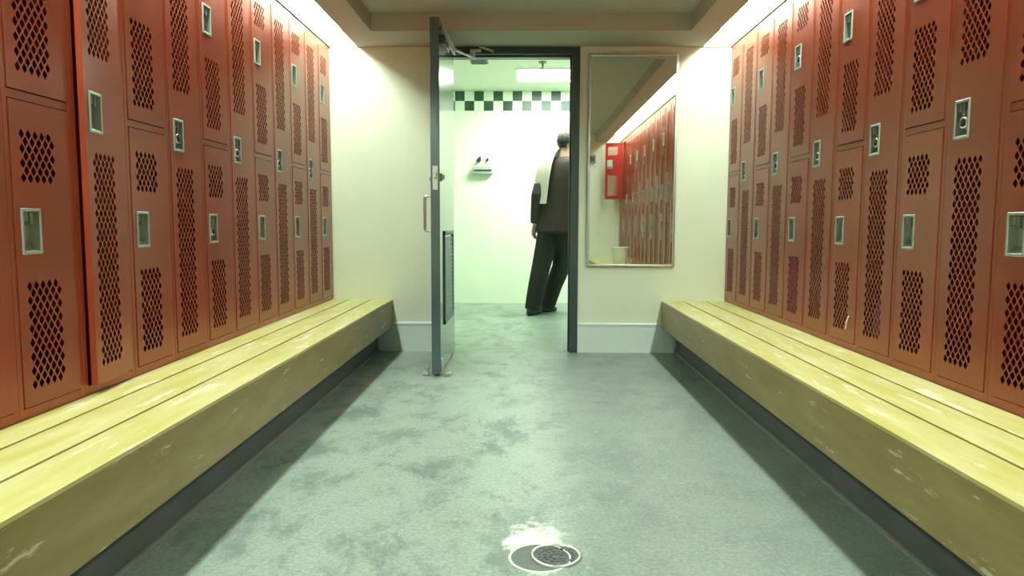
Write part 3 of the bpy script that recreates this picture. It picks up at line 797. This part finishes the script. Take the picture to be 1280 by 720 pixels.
remeshed('trousers', t_, 0.011, M['trousers'], ps, 6)['label'] = 'black loose trousers'
def shoe(ank, d):
    d = Vector(d).normalized(); s = Vector((d.y, -d.x, 0)); g = Vector((ank.x, ank.y, 0))
    m = MB()
    rings = []
    for f, wd, h in ((-0.085, 0.018, 0.045), (-0.075, 0.034, 0.075), (-0.03, 0.040, 0.092), (0.03, 0.042, 0.085), (0.09, 0.048, 0.060), (0.15, 0.046, 0.045), (0.185, 0.030, 0.036), (0.198, 0.012, 0.026)):
        c = g + d * f
        rings.append([c + s * (wd * math.cos(t)) + up * max(0.001, h * 0.5 + h * 0.62 * math.sin(t)) for t in (2 * PI * k / 16 for k in range(16))])
    m.loft(rings)
    m.build('shoe', M['shoe'], ps, True)
shoe(ankl, (0.45, 0.9, 0)); shoe(ankr, (0.5, 0.86, 0))
hr = MB()
bmesh.ops.create_uvsphere(hr.bm, u_segments=32, v_segments=20, radius=1.0)
kill = [v for v in hr.bm.verts if (v.co.y > 0.45 and v.co.z < 0.45) or v.co.z < -0.72 or (v.co.y > 0.12 and v.co.z < 0.0) or (v.co.y > -0.25 and v.co.z < -0.35)]
bmesh.ops.delete(hr.bm, geom=kill, context='VERTS')
for v in hr.bm.verts:
    k = 1.0 + 0.03 * math.sin(v.co.x * 17 + v.co.z * 23) + 0.02 * math.sin(v.co.y * 31)
    p_ = face @ Vector((v.co.x * 0.086 * k, v.co.y * 0.106 * k - 0.004, v.co.z * 0.108 * k))
    v.co = head + up * 0.022 + p_
ext = bmesh.ops.solidify(hr.bm, geom=list(hr.bm.faces), thickness=0.008)
hr.build('hair', M['hair'], ps, True)['label'] = 'short dark hair'
# towel over the shoulder
tw = empty('towel', (PX, PY, 0)); tag(tw, 'white towel draped over the shoulder of the walking person', 'towel')
m = MB()
mid = shl * 0.56 + spine(0.95) * 0.44 + up * 0.045
path = []
for f, dz, dl in ((0.165, -0.36, 0.03), (0.165, -0.20, 0.02), (0.160, -0.08, 0.01), (0.125, 0.02, 0.0), (0.06, 0.075, 0.0), (0.0, 0.092, 0.0), (-0.06, 0.075, 0.0), (-0.125, 0.015, 0.0), (-0.165, -0.08, 0.01), (-0.175, -0.20, 0.03), (-0.180, -0.33, 0.045), (-0.186, -0.48, 0.060)):
    path.append((f, dz, dl))
rings = []
for k, (f, dz, dl) in enumerate(path):
    ring = []
    n = 14
    hw = 0.085 if k < 8 else 0.088
    c = mid + hd * f + up * dz + lt * dl
    top = []; bot = []
    for q in range(n + 1):
        s_ = -1 + 2 * q / n
        ripple = 0.006 * math.sin(s_ * 7 + k * 0.35)
        base = c + lt * (hw * s_) + up * (-0.03 * max(0, s_) ** 2 if 3 <= k <= 8 else 0)
        nrm = (hd * (f / 0.18) + up * max(0.0, 1 - abs(f) / 0.16)).normalized()
        top.append(base + nrm * (0.008 + ripple)); bot.append(base - nrm * 0.006 + nrm * ripple)
    rings.append(top + bot[::-1])
m.loft(rings)
m.build('towel_cloth', M['towel'], tw, True, angle=60)

# small things at the lockers on the mirror side
M['paper'] = mat('white_paper', (0.80, 0.80, 0.74), 0.7)
M['purple'] = mat('purple_cloth', (0.13, 0.06, 0.22), 0.9, bump=0.4, bscale=60)
pp = empty('paper_strip', (XR - 0.006, 3.290, 0.515)); tag(pp, 'small white paper strip poking out of a lower locker vent on the mirror side', 'paper')
m = MB()
m.loft([[(dx - th, yy + sgn * 0.006, zz) for dx, th, sgn in ((d0, 0.0, -1), (d0, 0.0, 1), (d0, 0.0008, 1), (d0, 0.0008, -1))] for d0, yy, zz in ((0.012, -0.010, 0.030), (0.001, -0.010, 0.026), (-0.004, -0.003, 0.0), (-0.003, 0.004, -0.024), (-0.006, 0.002, -0.036))])
m.build('sheet', M['paper'], pp)
gm = empty('garment', (XR + 0.055, 3.045, ZB + 0.016)); tag(gm, 'purple garment bundled inside a tall locker, glimpsed through its lower vent', 'clothing')
m = MB(); n = 28
rings = []
for zz, a, bq in ((0.0, 0.085, 0.040), (0.05, 0.095, 0.046), (0.14, 0.090, 0.042), (0.22, 0.072, 0.034), (0.275, 0.040, 0.022), (0.29, 0.012, 0.008)):
    rings.append([((bq * (1 + 0.12 * math.sin(5 * t + zz * 20))) * math.cos(t), (a * (1 + 0.10 * math.sin(7 * t + zz * 14))) * math.sin(t), zz) for t in (2 * PI * k / n for k in range(n))])
m.loft(rings)
m.build('cloth', M['purple'], gm, True)
